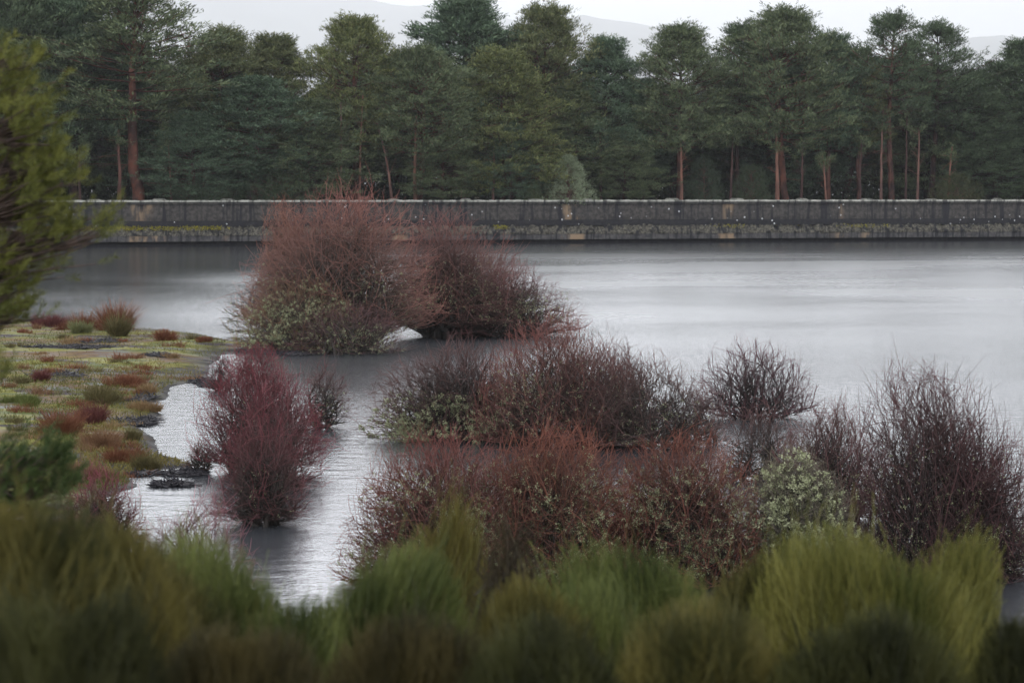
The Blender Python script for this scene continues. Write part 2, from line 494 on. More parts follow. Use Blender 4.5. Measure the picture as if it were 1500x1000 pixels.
def pine_mesh(seed, H, R, base, dens=1.0, open_=False, bent=0.0):
    """one Scots pine: trunk, limbs, crown; returns (trunk mesh object, crown mesh object) unparented"""
    r = np.random.default_rng(seed)
    K = 12; tt = np.linspace(0, 1, K)
    tr = np.zeros((1, K, 3)); tr[0, :, 2] = tt * H
    tr[0, :, 0] = bent * np.sin(tt * 3) + np.cumsum(r.normal(0, .05, K)); tr[0, :, 1] = np.cumsum(r.normal(0, .05, K))
    tr[0, :, 0] -= tr[0, 0, 0]; tr[0, :, 1] -= tr[0, 0, 1]
    trunk = Acc(); crown = Acc()
    r0 = .20
    tubes(trunk, tr, (r0 * (1 - tt) ** .8 + .03)[None], 8)
    hs = np.arange(base * H, H * .99, .62 if not open_ else .85)
    limbs = []
    for h in hs:
        u = (h / H - base) / (1 - base)
        env = (min(1, .55 + u * 2.0)) * (1 - u ** 1.8) ** .85 + .06 + .16 * math.sin(u * 11 + seed * 2.3) * (1 - u)
        env *= 1 - .55 * float(smooth(.55, 1, u))
        nl = r.integers(6, 10)
        a0 = r.uniform(0, 6.28)
        for k in range(nl):
            if r.random() < (.18 if not open_ else .38): continue
            az = a0 + k * 6.283 / nl + r.normal(0, .25)
            ln = R * env * r.uniform(.5, 1.32)
            el = -.05 + .95 * u ** 1.2 + r.normal(0, .12)
            f = h / H * (K - 1); i = int(f); f -= i
            p0 = tr[0, i] * (1 - f) + tr[0, min(i + 1, K - 1)] * f
            d = np.array([math.cos(az) * math.cos(el), math.sin(az) * math.cos(el), math.sin(el)])
            p2 = p0 + d * ln + np.array([0, 0, ln * .18]); p1 = p0 + d * ln * .5 - np.array([0, 0, ln * .06])
            limbs.append((p0, p1, p2))
    A, B, C = (np.array([l[k] for l in limbs]) for k in range(3))
    lp = bez(A, B, C, 7)
    tubes(trunk, lp, np.linspace(.075, .02, 7)[None], 4)
    s1, _ = sprout(r, lp, 8, .25, 1, R * .42, .8, .12, 4, sag=.05, fallen=.7, zmin=.5, flat=.8)
    tubes(trunk, s1, np.linspace(.025, .01, 4)[None], 3)
    s2, _ = sprout(r, s1, 4, .3, 1, R * .20, .8, .30, 3, sag=.05, fallen=.8, zmin=.5, flat=.85)
    allp = np.concatenate([s1[:, [2, 3]].reshape(-1, 3), s2[:, [1, 2]].reshape(-1, 3), lp[:, 4:].reshape(-1, 3)])
    rnd_l = np.clip(r.normal(.45, .25, len(allp)), 0, 1)
    nb = int(5 * dens)
    pos = np.repeat(allp, nb, 0) + r.normal(0, .10, (len(allp) * nb, 3))
    # shoots sweep up and outward
    out = pos - np.array([0, 0, 1]) * 0; out[:, 2] = 0; out = unit(out)
    d = out * .4 + np.array([0, 0, .95]) + r.normal(0, .40, pos.shape)
    blades(crown, pos, d, r.uniform(.20, .44, len(pos)), r.uniform(.04, .075, len(pos)), r, b=np.clip(np.repeat(rnd_l, nb) + r.normal(0, .12, len(pos)), 0, 1))
    # leader candles
    top = tr[0, -1]
    # dead bare limbs under the crown
    nd = 9 if base > .2 else 4
    hz = r.uniform(.10, base + .1, nd) * H; az = r.uniform(0, 6.28, nd)
    p0 = np.stack([np.zeros(nd), np.zeros(nd), hz], -1)
    for q in range(nd):
        f = hz[q] / H * (K - 1); i = int(f); f -= i; p0[q, :2] = (tr[0, i] * (1 - f) + tr[0, i + 1] * f)[:2]
    ln = r.uniform(.8, 2.6, nd)[:, None]
    d = np.stack([np.cos(az), np.sin(az), r.uniform(-.3, .35, nd)], -1)
    dl = bez(p0, p0 + d * ln * .5 + np.array([0, 0, .15]), p0 + d * ln, 5)
    tubes(trunk, dl, np.linspace(.045, .015, 5)[None], 4)
    dl2, _ = sprout(r, dl, 3, .3, 1, .8, .8, 0, 3)
    tubes(trunk, dl2, np.linspace(.018, .008, 3)[None], 3)
    return trunk, crown

protos = []
specs = [(1, 20, 3.9, .34, 1, False, 0), (2, 20, 3.6, .28, 1, False, .2), (3, 20, 4.4, .36, 1, False, -.3), (4, 20, 3.2, .42, .9, True, .25),
         (5, 20, 4.6, .14, 1, False, 0), (6, 20, 3.4, .33, 1, False, .15), (7, 20, 3.8, .46, .8, True, -.2)]
mesh_cache = []
for s in specs:
    t_, c_ = pine_mesh(*s)
    to = t_.build("trunk", M_pbark, smooth=True); co = c_.build("crown", M_needles)
    mesh_cache.append((to.data, co.data))
    bpy.data.objects.remove(to); bpy.data.objects.remove(co)

G_Y = (1.25, 1.12, .75); G_B = (.85, 1.0, 1.08); G_D = (.70, .78, .75); G_M = (1.0, 1.0, .9); G_O = (1.12, 1.0, .78)
def pine(px, top, hw, kind, off, tint, bark, label, group=None, gz=3.7, rot=None):
    ang = (px - 750) / F
    y = WL[1]
    for _ in range(4): y = wall_y(ang * y) + off
    x = ang * y
    z = aty(px, top, y)[2]
    sp = specs[kind]
    H = z - gz
    o = thing("pine_tree", (x, y, gz), label, "pine", group)
    R = hw / F * y
    sx_ = R / (sp[2] * .70)
    o.scale = (sx_, sx_, H / 20.3)
    o.rotation_euler.z = rot if rot is not None else (px * 7.31) % 6.28
    t_ = bpy.data.objects.new("trunk", mesh_cache[kind][0]); c_ = bpy.data.objects.new("crown", mesh_cache[kind][1])
    for q, cc in ((t_, bark), (c_, tint)):
        col.objects.link(q); q.parent = o; q.color = (*cc, 1)
    return o

BR = (1, 1, 1); BD = (.45, .45, .5); BL = (1.25, 1.1, 1.0)
front = [
 (18, -38, 85, 4, 9, G_D, BD, "tall dark pine cut off by the top left corner of the photo"),
 (112, -30, 72, 5, 11, G_B, BD, "dark pine rising out of the frame just right of the corner pine"),
 (205, -12, 92, 3, 5, G_M, BL, "pine with the thick brick red trunk and a spreading open top on the left"),
 (335, 52, 62, 2, 10, G_O, BR, "olive green pine with flat uneven top right of the red trunked pine"),
 (402, 58, 58, 1, 13, G_O, BR, "olive pine with several small spiky tops left of the sky dip"),
 (372, 118, 68, 1, 5, G_B, BR, "lower bluish green pine standing in front of the olive pines"),
 (452, 152, 62, 4, 5, G_M, BR, "short bushy green pine with foliage down to the wall"),
 (522, 30, 60, 0, 8, G_Y, BR, "light green pine with a domed top and bare trunk right of the sky dip"),
 (612, 78, 66, 2, 5, G_M, BL, "grey green pine with a bare reddish trunk in front of the tall dark pair"),
 (684, 6, 78, 5, 14, G_B, BD, "tallest dark bluish pine left of the centre of the wood"),
 (735, 82, 72, 4, 6, G_Y, BR, "broad mid green pine in layered tiers at the centre front"),
 (798, 14, 58, 0, 11, G_O, BR, "tall brownish green pine joined to the right side of the tallest dark one"),
 (838, 130, 58, 1, 8, G_M, BR, "lower pine filling the flank under the tall central pair"),
 (893, 64, 48, 5, 8, G_B, BD, "small pointed dark pine between two sky gaps right of the centre"),
 (940, 120, 40, 1, 11, G_B, BD, "low bluish pine tucked between the pointed pine and the tall one to its right"),
 (994, 42, 56, 0, 6, G_M, BR, "tall narrow pine with a spiky green top two thirds across the wood"),
 (1080, 44, 46, 6, 9, G_D, BD, "slim dark pine with a pointed spire top left of the broad one"),
 (1152, 24, 74, 2, 6, G_M, BL, "broad tall pine with layered tiers and a thick orange brown trunk"),
 (1212, 54, 50, 0, 9, G_B, BR, "rounded pine pressed against the right side of the broad tiered pine"),
 (1258, 76, 34, 3, 7, G_O, BR, "thin sparse pine with sky showing through beside the open crowned pines"),
 (1305, 30, 58, 6, 6, G_D, BR, "tall pine with a bare pinkish trunk and a dark open round top on the right"),
 (1362, 42, 58, 6, 8, G_D, BD, "dark open crowned pine whose several stems show through against the sky"),
 (1425, 108, 44, 1, 7, G_D, BD, "short dark pine beside the notch of sky near the right edge"),
 (1498, 66, 62, 5, 8, G_D, BD, "dark pine at the right edge of the photo"),
]
front += [
 (648, 196, 44, 4, 4, G_M, BR, "low bushy pine filling the gap right of the straight brick coloured stem"),
 (748, 186, 36, 4, 4, G_B, BR, "low bushy bluish pine left of the pale grey green young pine"),
 (915, 200, 38, 4, 5, G_M, BD, "low bushy pine right of the pale grey green young pine"),
 (285, 172, 56, 4, 4, G_B, BR, "low bushy bluish pine just right of the thick brick red trunk"),
 (1455, 190, 50, 4, 5, G_D, BD, "low dark bushy pine near the right edge of the photo"),
]
for k, f in enumerate(front): pine(*f[:7], f[7])
hid = "pine half hidden in the dark crowd behind the front row of the wood"
r_ = np.random.default_rng(44)
sky_line = [(-150, -30), (0, -20), (240, 10), (270, 70), (300, 70), (440, 80), (470, 110), (490, 70), (560, 60), (590, 90), (640, 40), (700, 20), (830, 40),
            (860, 110), (900, 80), (940, 125), (970, 80), (1030, 80), (1045, 110), (1100, 70), (1180, 40), (1235, 90), (1290, 60), (1390, 70), (1430, 125), (1460, 130), (1500, 80), (1700, 60)]
for row, (off, n_) in enumerate([(15, 24), (22, 24), (30, 26)]):
    for k in range(n_):
        px = -130 + (k + r_.uniform(.2, .8)) * 1760 / n_
        lim = max(np.interp(px + dd, [a[0] for a in sky_line], [a[1] for a in sky_line]) for dd in (-40, 0, 40))
        pine(px, lim + r_.uniform(14, 70), r_.uniform(48, 66), int(r_.integers(0, 6)), off + r_.uniform(-2, 2),
             [G_D, G_B, G_D, G_M][r_.integers(0, 4)], BD, hid, "pines crowded behind the front row")
# two pines beyond the left frame edge whose reflection the photo shows
for px, tp in ((-80, -40), (1590, 50)):
    pine(px, tp, 80, 4, 8, G_D, BD, "pine at the far end of the front row outside the photo", "pines beyond the edges")

# slim bare trunks seen between the crowns
M_thin = bark_mat("thin_trunk_bark", (.12, .07, .06), (.24, .13, .10), 2.5)
def slim(px, top, off, lean, rad, label, tint=BR):
    ang = (px - 750) / F; y = WL[1]
    for _ in range(4): y = wall_y(ang * y) + off
    z = aty(px, top, y)[2]; H = z - 3.7
    r = np.random.default_rng(int(px)); K = 9; t = np.linspace(0, 1, K)
    p = np.zeros((1, K, 3)); p[0, :, 2] = t * H; p[0, :, 0] = lean * t ** 1.5 + np.cumsum(r.normal(0, .035, K)); p[0] -= p[0, 0]
    o = thing("slim_pine", (ang * y, y, 3.7), label, "pine")
    a = Acc(); tubes(a, p, (rad * (1 - t * .6))[None], 7)
    s, _ = sprout(r, p, 12, .35, 1, 1.8, 1.2, 0, 4); tubes(a, s, np.linspace(.035, .01, 4)[None], 3)
    s2, _ = sprout(r, s, 4, .3, 1, .7, .9, .1, 3); tubes(a, s2, np.linspace(.012, .006, 3)[None], 3)
    t_ = a.build("trunk", M_thin, o, True); t_.color = (*tint, 1)
    c = Acc(); hi = s2[s2[:, -1, 2] > H * .8]; q = np.concatenate([hi[:, 1:].reshape(-1, 3), p[0, -2:]])
    q = np.repeat(q, 12, 0) + r.normal(0, .15, (len(q) * 12, 3))
    blades(c, q, r.normal(0, .6, q.shape) + np.array([0, 0, .7]), .3, .06, r, b=r.random(len(q)))
    c_ = c.build("crown", M_needles, o); c_.color = (*G_M, 1)
slim(574, 175, 3.6, -1.7, .16, "leaning bare pinkish trunk that bends left behind the wall")
slim(1210, 235, 3.2, -.3, .13, "short broken looking orange stem standing close behind the wall", BL)
slim(1388, 215, 3.4, .4, .15, "slanted reddish stem with bare side twigs at the right end of the wall", BL)
slim(1290, 160, 4.2, .2, .17, "dark straight stem next to the bare pinkish trunk")
slim(1325, 170, 4.6, .1, .15, "slender dark stem between the two open crowned pines", BD)
slim(176, 190, 4.2, .1, .22, "dim red brown trunk left of the thick brick red one", (.8, .7, .7))
slim(680, 190, 4.4, .2, .15, "thin greyish trunk at the left foot of the broad tiered centre pine")
slim(1070, 200, 4.6, .1, .16, "dark thin trunk under the pointed spire pine", BD)
slim(880, 180, 5.0, -.2, .15, "dark curved trunk right of the pale young pine", BD)

slim(118, 215, 3.0, .1, .15, "short dim stem at the far left, half hidden by the near pine branch", BD)
slim(252, 200, 3.4, -.4, .13, "thin grey stem with bare side twigs right of the thick brick red trunk")
slim(500, 150, 3.6, .1, .17, "reddish stem above the right shoulder of the largest red willow")
slim(527, 140, 4.0, .2, .16, "second reddish stem just right of the one above the red willow's shoulder", BL)
slim(608, 170, 3.2, .1, .20, "straight brick coloured stem right of the leaning pinkish trunk", BL)
slim(722, 215, 3.2, .2, .16, "short forked stem under the broad centre pine")
slim(998, 200, 3.0, -.1, .19, "brick brown stem under the tall narrow spiky pine", BL)
slim(1138, 200, 3.0, -.1, .26, "thickest orange brown stem under the broad tiered pine on the right", BL)
slim(1172, 215, 3.6, .1, .18, "dark brown stem just right of the thickest orange brown one", BD)
slim(1258, 205, 3.8, .2, .13, "very thin dark stem between the broad tiered pine and the open crowned ones", BD)
slim(1342, 190, 3.6, .2, .17, "red brown stem under the dark open crown on the right", BR)

# pale young pine and shrubs behind the wall
def leafy(px, top, hw, off, seed, c1, c2, name, label, cat, n_=260, gz=3.7, cone=True):
    ang = (px - 750) / F; y = WL[1]
    for _ in range(4): y = wall_y(ang * y) + off
    H = aty(px, top, y)[2] - gz; R = hw / F * y
    r = np.random.default_rng(seed)
    o = thing(name, (ang * y, y, gz), label, cat)
    K = 6; t = np.linspace(0, 1, K); p = np.zeros((1, K, 3)); p[0, :, 2] = t * H * .95; p[0, :, 0] = r.normal(0, .05, K)
    a = Acc(); tubes(a, p, (.09 * (1 - t) + .012)[None], 6)
    u = r.random(n_) ** 1.2; az = r.uniform(0, 6.28, n_); rr_ = R * ((1 - u) ** .6 if cone else np.sqrt(1 - u ** 2)) * r.uniform(.5, 1.05, n_)
    e = np.stack([np.cos(az) * rr_, np.sin(az) * rr_, u * H * .9 + .1 + rr_ * .15], -1)
    s = np.stack([0 * u, 0 * u, np.maximum(e[:, 2] - rr_ * .5, .05)], -1)
    lp = bez(s, (s + e) / 2, e, 4); tubes(a, lp, np.linspace(.02, .006, 4)[None], 3)
    a.build("trunk", M_thin, o, True)
    q = np.concatenate([lp[:, 2], lp[:, 3], lp[:, 3]]); q = np.repeat(q, 16, 0) + r.normal(0, .16, (len(q) * 16, 3))
    c = Acc(); blades(c, q, unit(q * [1, 1, 0] + 1e-6) * .4 + np.array([0, 0, .7]) + r.normal(0, .4, q.shape), r.uniform(.14, .3, len(q)), .05, r, b=r.random(len(q)))
    c.build("crown", leaf_mat(name + "_leaves", c1, c2), o)
leafy(832, 224, 44, 1.9, 31, (.17, .21, .12), (.32, .37, .23), "young_pine", "small pale grey green young pine standing just behind the wall near the middle", "young pine")
leafy(782, 268, 16, 2.6, 32, (.08, .11, .05), (.15, .18, .09), "leafy_shrub", "tiny pale shrub at the left foot of the pale young pine", "shrub", 90)
leafy(1100, 240, 34, 6, 33, (.05, .07, .04), (.10, .13, .07), "leafy_shrub", "greyish green shrub in the shade under the slim spire pine", "shrub", 160, cone=False)
leafy(1400, 255, 40, 3, 34, (.05, .06, .025), (.10, .11, .05), "leafy_shrub", "olive green shrub behind the wall near its right end", "shrub", 200, cone=False)
leafy(1030, 225, 30, 7, 35, (.05, .075, .045), (.10, .13, .08), "leafy_shrub", "dim green shrub right of the tall narrow spiky pine's trunk", "shrub", 160, cone=False)
leafy(300, 262, 60, 4, 36, (.04, .06, .035), (.08, .11, .06), "leafy_shrub", "low dark green shrub behind the wall left of the big red willow", "shrub", 260, cone=False)
leafy(415, 235, 70, 4.2, 37, (.04, .065, .035), (.09, .12, .065), "leafy_shrub", "wide green shrub behind the wall directly above the red willow top", "shrub", 320, cone=False)
# undergrowth along the foot of the wood
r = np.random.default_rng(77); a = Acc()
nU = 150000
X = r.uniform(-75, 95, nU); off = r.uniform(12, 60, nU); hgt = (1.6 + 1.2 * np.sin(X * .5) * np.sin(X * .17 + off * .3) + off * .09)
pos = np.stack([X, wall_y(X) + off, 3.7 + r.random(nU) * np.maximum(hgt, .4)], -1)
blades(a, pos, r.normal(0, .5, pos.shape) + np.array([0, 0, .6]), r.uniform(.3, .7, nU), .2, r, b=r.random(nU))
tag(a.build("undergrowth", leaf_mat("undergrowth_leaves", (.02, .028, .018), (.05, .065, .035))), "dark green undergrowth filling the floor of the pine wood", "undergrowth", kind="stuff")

# ------------------------------------------------------------------ willows
def attach(r, pts, ends, u, ln, K, jit=.06, tlo=.15):
    """grow one twig to every end point from the nearest fitting point of the parent twigs"""
    n_, k_, _ = pts.shape
    i0 = int(tlo * (k_ - 1))
    kd = KDTree(n_ * (k_ - i0))
    flat_ = pts[:, i0:].reshape(-1, 3)
    tn = unit(np.gradient(pts, axis=1))[:, i0:].reshape(-1, 3)
    for q, p in enumerate(flat_): kd.insert(p, q)
    kd.balance()
    want = ends - u * ln[:, None]
    ix = np.fromiter((kd.find(p)[1] for p in want), int, len(want))
    st = flat_[ix]; d = ends - st; le = np.linalg.norm(d, axis=1, keepdims=True)
    mid = st + tn[ix] * le * .18 + d * .34 + r.normal(size=d.shape) * le * jit
    return bez(st, mid, ends, K)

def dome_points(r, n_, W, D, H, lo, hi, low, lm, ex=2.2, pw=.6):
    az = r.uniform(0, 6.283, n_); se = r.uniform(low, 1, n_); ce = np.sqrt(1 - se ** 2)
    v = np.stack([ce * np.cos(az), ce * np.sin(az), se], -1)
    rho = lo + (hi - lo) * r.random(n_) ** pw
    v = v / (np.abs(v) ** ex).sum(-1, keepdims=True) ** (1 / ex)
    return v * rho[:, None] * lm(az, se)[:, None] * np.array([W, D, H])

def plant(r, W, D, H, tips, low, up, baser, lump_, ox, wisp, lens, jd=.34, ratio=(4.2, 4, 4), rhos=((.35, .66), (.40, .84), (.45, .98), (.42, 1.10)), pw=.75, ex=2.2):
    ph = r.uniform(0, 6.28, 6)
    nc = 42; C = unit(r.normal(size=(nc, 3)) * [1, 1, .8]); C[:, 2] = np.abs(C[:, 2])
    fc = 1.04 - lump_ * 5.0 * r.random(nc) ** 1.6
    def lm(az, se):      # every main limb carries its own lobe, some longer than others
        ce = np.sqrt(1 - se ** 2); v = np.stack([ce * np.cos(az), ce * np.sin(az), se], -1)
        w_ = np.exp(16 * (v @ C.T - 1)); return (w_ * fc).sum(1) / w_.sum(1)
    nt_ = [0, 0, 0, int(tips)]
    for k in (2, 1, 0): nt_[k] = max(int(nt_[k + 1] / ratio[k]), 6)
    def U(p):
        q = p / np.array([W, D, H]); q = unit(q * np.array([1, 1, .6]))
        return unit(q * (1 - up) + np.array([0, 0, up]) + r.normal(0, jd, p.shape))
    E0 = dome_points(r, nt_[0], W, D, H, *rhos[0], low, lm, pw=pw, ex=ex)
    br = np.sqrt(r.random(nt_[0])) * baser; a_ = np.arctan2(E0[:, 1] / D, E0[:, 0] / W) + r.normal(0, .4, nt_[0])
    B0 = np.stack([W * (br * np.cos(a_) + ox), D * br * np.sin(a_), 0 * a_], -1)
    m0 = B0 * .55 + E0 * .45 + r.normal(0, .04, E0.shape) * H; m0[:, 2] -= .10 * E0[:, 2] * (1 - up); m0[:, 2] = np.abs(m0[:, 2])
    L0 = bez(B0, m0, E0, 9); L0[:, 1:-1] += r.normal(0, .010, L0[:, 1:-1].shape) * H
    Ls = [L0]
    for k in (1, 2, 3):
        E = dome_points(r, nt_[k], W, D, H, *rhos[k], low * .6, lm, pw=pw, ex=ex)
        if wisp:
            q = r.random(len(E)) < wisp; E[q] *= r.uniform(1.0, 1.16, q.sum())[:, None]
        E[:, 2] = np.maximum(E[:, 2], .03)
        Ls.append(attach(r, Ls[-1], E, U(E), r.uniform(.6, 1.3, len(E)) * lens[k - 1] * H, (0, 7, 5, 4)[k]))
    rho = lambda L_: ((np.abs(L_ / np.array([W, D, H])) ** 2.2).sum(-1)) ** (1 / 2.2)
    return Ls, rho, ph

def willow(x0, x1, ytop, ybase, label, bark, sh1, sh2, seed, n=None, depth=.8, low=.08, up=.35, upold=None, baser=.34, ox=0., lichen=0,
           lz=(.05, .6), lmat=None, thick=1.0, tip0=.35, group=None, name="willow_bush", cat="willow", spread=.55, l1=.34, l2=.2, l3=.13,
           stemmul=1.0, gz=None, lump_=.06, lx=None, lw=.5, dens=1.0, wisp=.05, lpat=.35, lsize=1.):
    c = onz((x0 + x1) / 2, ybase, 0 if gz is None else gz)
    y = c[1]; W = (x1 - x0) / 2 / F * y * 1.2; H = (aty(0, ytop, y)[2] - (0 if gz is None else gz)) * 1.12; D = W * depth
    r = np.random.default_rng(seed)
    o = thing(name, (c[0], y, -.03 if gz is None else gz), label, cat, group)
    tips = np.clip((x1 - x0) * (ybase - ytop) * .092 * dens, 350, 12000)
    (L0, L1, L2, L3), rho, ph = plant(r, W, D, H, tips, low, up * .75, baser, lump_ * 1.25, ox, wisp, (.34, .26, .19), ex=1.85, jd=.38)
    S = min(W, H); n0 = len(L0)
    st = Acc(); sh = Acc()
    tk = thick * (.6 + .4 * y / 45)
    red = lambda L_: np.clip((rho(L_) - .42) / .45, .0, 1) ** 1.2
    tubes(st, L0, (np.linspace(.030, .011, 9) * tk * stemmul)[None] * r.uniform(.6, 1.3, (n0, 1)), 5, a=0)
    tubes(st, L1, (np.linspace(.013, .007, 7) * tk * (.5 + .5 * stemmul))[None], 4, a=red(L1) * .5, b=r.random((len(L1), 1)))
    tubes(sh, L2, (np.linspace(.0075, .0045, 5) * tk)[None], 3, a=red(L2) * .85, b=r.random((len(L2), 1)))
    tubes(sh, L3, (np.linspace(.0050, .0024, 4) * tk)[None], 3, a=red(L3), b=r.random((len(L3), 1)))
    sh1 = tuple(q * 1.18 for q in sh1); sh2 = tuple(q * 1.18 for q in sh2)
    M = twig_mat(name + "_bark", tuple(.5 * q + g for q, g in zip(bark, (.035, .031, .026))), sh1, sh2)
    st.build("stems", M, o); sh.build("shoots", M, o)
    if lichen:
        q = np.concatenate([L1.reshape(-1, 3), L2.reshape(-1, 3), L3[:, :2].reshape(-1, 3)])
        z = q[:, 2] / H
        q = q[(z > lz[0]) & (z < lz[1])]
        f = np.sin(q[:, 0] * 3.1 / S * 2 + ph[4]) * np.sin(q[:, 2] * 4.3 / S * 2 + ph[5]) * np.sin(q[:, 1] * 3.7 / S * 2 + ph[3])
        pr = np.clip(lpat + f * 1.6, .03, 1)
        zq = q[:, 2] / H; pr = pr * np.clip((lz[1] - zq) / (.55 * (lz[1] - lz[0])), 0, 1)
        if lx is not None: pr = pr * np.exp(-((q[:, 0] / W - lx) / lw) ** 2)
        q = q[r.random(len(q)) < pr]
        if len(q):
            lichen = int(lichen * 1.7); q = q[r.integers(0, len(q), lichen)]
            q = np.repeat(q, 5, 0) + r.normal(0, .012 * tk + .006, (lichen * 5, 3))
            la = Acc(); blades(la, q, r.normal(size=q.shape), lsize * r.uniform(.012, .03, len(q)) * (.5 + y / 110), lsize * r.uniform(.010, .022, len(q)) * (.5 + y / 110), r, b=r.random(len(q)))
            la.build("lichen", lmat or M_lichen_dull, o)
    return o

BK = (.04, .034, .032); BKG = (.085, .08, .07)
BUR = (.11, .036, .041); MAU = (.095, .05, .048); MAU2 = (.15, .08, .072); BRN = (.10, .055, .048); BRN2 = (.15, .085, .065)

# the big group at the end of the spit
willow(335, 650, 276, 508, "largest willow with a tall orange red haze of twigs reaching over the dam wall", BKG, (0.220, 0.093, 0.077), (0.304, 0.140, 0.107), 101, dens=0.62, thick=1.15, depth=.7, low=.3, up=.25, baser=.30, lichen=5000, lz=(.08, .5), tip0=.3, stemmul=2.2, lx=-.25, lw=.8)
willow(345, 540, 395, 513, "olive and rust willow with lichen in front of the largest red one at the spit", BKG, (0.157, 0.088, 0.055), (0.247, 0.124, 0.063), 102, depth=.8, low=.08, up=.55, baser=.3, lichen=4500, lsize=1.2, dens=.8, lz=(.05, 1.1), stemmul=1.2)
willow(545, 760, 310, 494, "willow with stout black trunks spreading from the water right of the largest red one", (0.025, 0.022, 0.024), (0.157, 0.071, 0.062), (0.239, 0.108, 0.088), 103, depth=.9, low=.25, up=.25, baser=.22, lichen=1800, lz=(.2, .6), stemmul=3.2)
willow(630, 850, 375, 492, "wide low willow at the right end of the upper group, thinning towards open water", BK, (0.138, 0.056, 0.060), (0.203, 0.088, 0.084), 104, depth=.8, low=.08, up=.3, baser=.4, lichen=1500, lz=(.15, .6), stemmul=1.8)
willow(425, 600, 440, 517, "low dark maroon thicket at the foot of the upper willow group", BK, (0.093, 0.044, 0.048), (0.149, 0.071, 0.071), 105, depth=.8, low=.08, up=.3, baser=.5, lichen=700, stemmul=1.2)
willow(322, 430, 395, 492, "bare grey twiggy bush hanging over the water left of the upper willow group", (0.059, 0.055, 0.055), (0.097, 0.076, 0.072), (0.155, 0.122, 0.114), 106, dens=0.5, depth=.8, low=.1, up=.1, baser=.25, ox=.3, lichen=700)
willow(600, 800, 345, 486, "red brown willow behind the black trunked one, sloping down to the right", BK, (.15, .06, .05), (.24, .10, .08), 107, depth=.8, low=.1, up=.3, baser=.35, lichen=700)
willow(365, 470, 288, 480, "rust topped stems at the left shoulder of the largest willow", BKG, (.21, .085, .06), (.29, .13, .09), 108, depth=.8, low=.25, up=.3, baser=.2, lichen=500, stemmul=1.4)
# the middle group
willow(548, 790, 486, 640, "dome shaped willow with pale lichen skirts at the waterline in mid lake", (0.030, 0.028, 0.028), MAU, MAU2, 111, depth=.85, low=.03, up=.45, baser=.3, lichen=8000, lsize=1.3, lz=(.0, .42), lmat=M_lichen_dull, stemmul=1.1)
willow(690, 950, 466, 648, "taller brown red willow joined to the right of the lichen skirted dome", BK, (0.146, 0.056, 0.052), (0.220, 0.093, 0.072), 112, dens=0.85, depth=.8, low=.1, up=.7, baser=.4, lichen=2000, lz=(.1, .7), stemmul=1.1)
willow(850, 1060, 512, 655, "sparse see through willow between the brown red one and the dark open water clump", BK, MAU, MAU2, 113, dens=0.55, depth=.8, low=.12, up=.5, baser=.5, lichen=400)
willow(860, 960, 496, 600, "thin tall twigs rising against bright water above the sparse willow", BK, MAU, MAU2, 114, dens=0.6, depth=.8, low=.4, up=.6, baser=.3)
willow(1012, 1202, 496, 612, "rounded dark plum willow standing alone in open water", (0.022, 0.018, 0.022), (0.084, 0.034, 0.044), (0.139, 0.057, 0.065), 115, dens=0.75, depth=.8, low=.12, up=.75, baser=.3, lump_=.05)
willow(965, 1075, 552, 650, "small plum twigs between the sparse willow and the rounded dark one", BK, BUR, MAU2, 116, dens=0.55, depth=.8, low=.12, up=.5, baser=.5)
# right group
willow(1228, 1500, 520, 838, "biggest dark willow on the right with long wand like twigs against bright water", (0.022, 0.018, 0.020), (0.070, 0.033, 0.034), (0.120, 0.055, 0.055), 121, dens=0.45, depth=.8, low=.04, up=.75, baser=.25, lichen=900, lz=(.1, .6), lmat=M_lichen_dull, lump_=.06, thick=.9)
willow(1330, 1545, 640, 842, "low spreading willow at the right edge dipping into the water", (0.022, 0.018, 0.020), (0.074, 0.035, 0.038), (0.130, 0.060, 0.060), 122, dens=0.6, depth=.8, low=.02, up=.2, baser=.3, lichen=500, lmat=M_lichen_dull)
willow(1130, 1300, 568, 760, "pinkish see through willow behind the bush covered in pale lichen", BK, (0.148, 0.062, 0.066), MAU2, 123, dens=0.6, depth=.8, low=.12, up=.7, baser=.5, lichen=300)
willow(1075, 1262, 636, 846, "bush thickly covered in pale yellow green lichen", (0.069, 0.069, 0.057), (0.115, 0.091, 0.074), (0.193, 0.168, 0.119), 124, depth=.8, low=.08, up=.35, baser=.3, lichen=12000, lpat=.3, lsize=1.55, lz=(.05, 1.5), lmat=leaf_mat("pale_lichen", (0.352, 0.385, 0.213), (0.587, 0.603, 0.390)), lump_=.06)
willow(1035, 1190, 585, 705, "thin purple twigs in the gap between the dark plum willow and the pale lichen bush", BK, MAU, MAU2, 125, depth=.8, low=.1, up=.4, baser=.5, dens=.6)
willow(770, 985, 500, 652, "mauve see through willow filling the row behind the right half of the red dome", BK, MAU, MAU2, 117, dens=.45, depth=.8, low=.1, up=.5, baser=.5)
# front red dome
willow(505, 800, 640, 858, "left part of the wide red dome of willow in front, over the bright channel", BK, (0.131, 0.047, 0.042), (0.196, 0.076, 0.059), 131, dens=0.8, depth=.8, low=.03, up=.45, baser=.4, lichen=6000, lz=(.1, .8), lump_=.05)
willow(640, 960, 620, 852, "middle of the wide red dome of willow, rust red along its rim", BK, (0.139, 0.047, 0.035), (0.205, 0.081, 0.050), 132, dens=0.8, depth=.8, low=.05, up=.5, baser=.4, lichen=6000, lz=(.1, .8), lump_=.05)
willow(860, 1130, 626, 848, "right part of the wide red dome of willow, next to the pale lichen bush", BK, (0.130, 0.043, 0.034), (0.195, 0.075, 0.048), 133, dens=0.8, depth=.8, low=.05, up=.5, baser=.4, lichen=6000, lz=(.1, .8), lump_=.05)
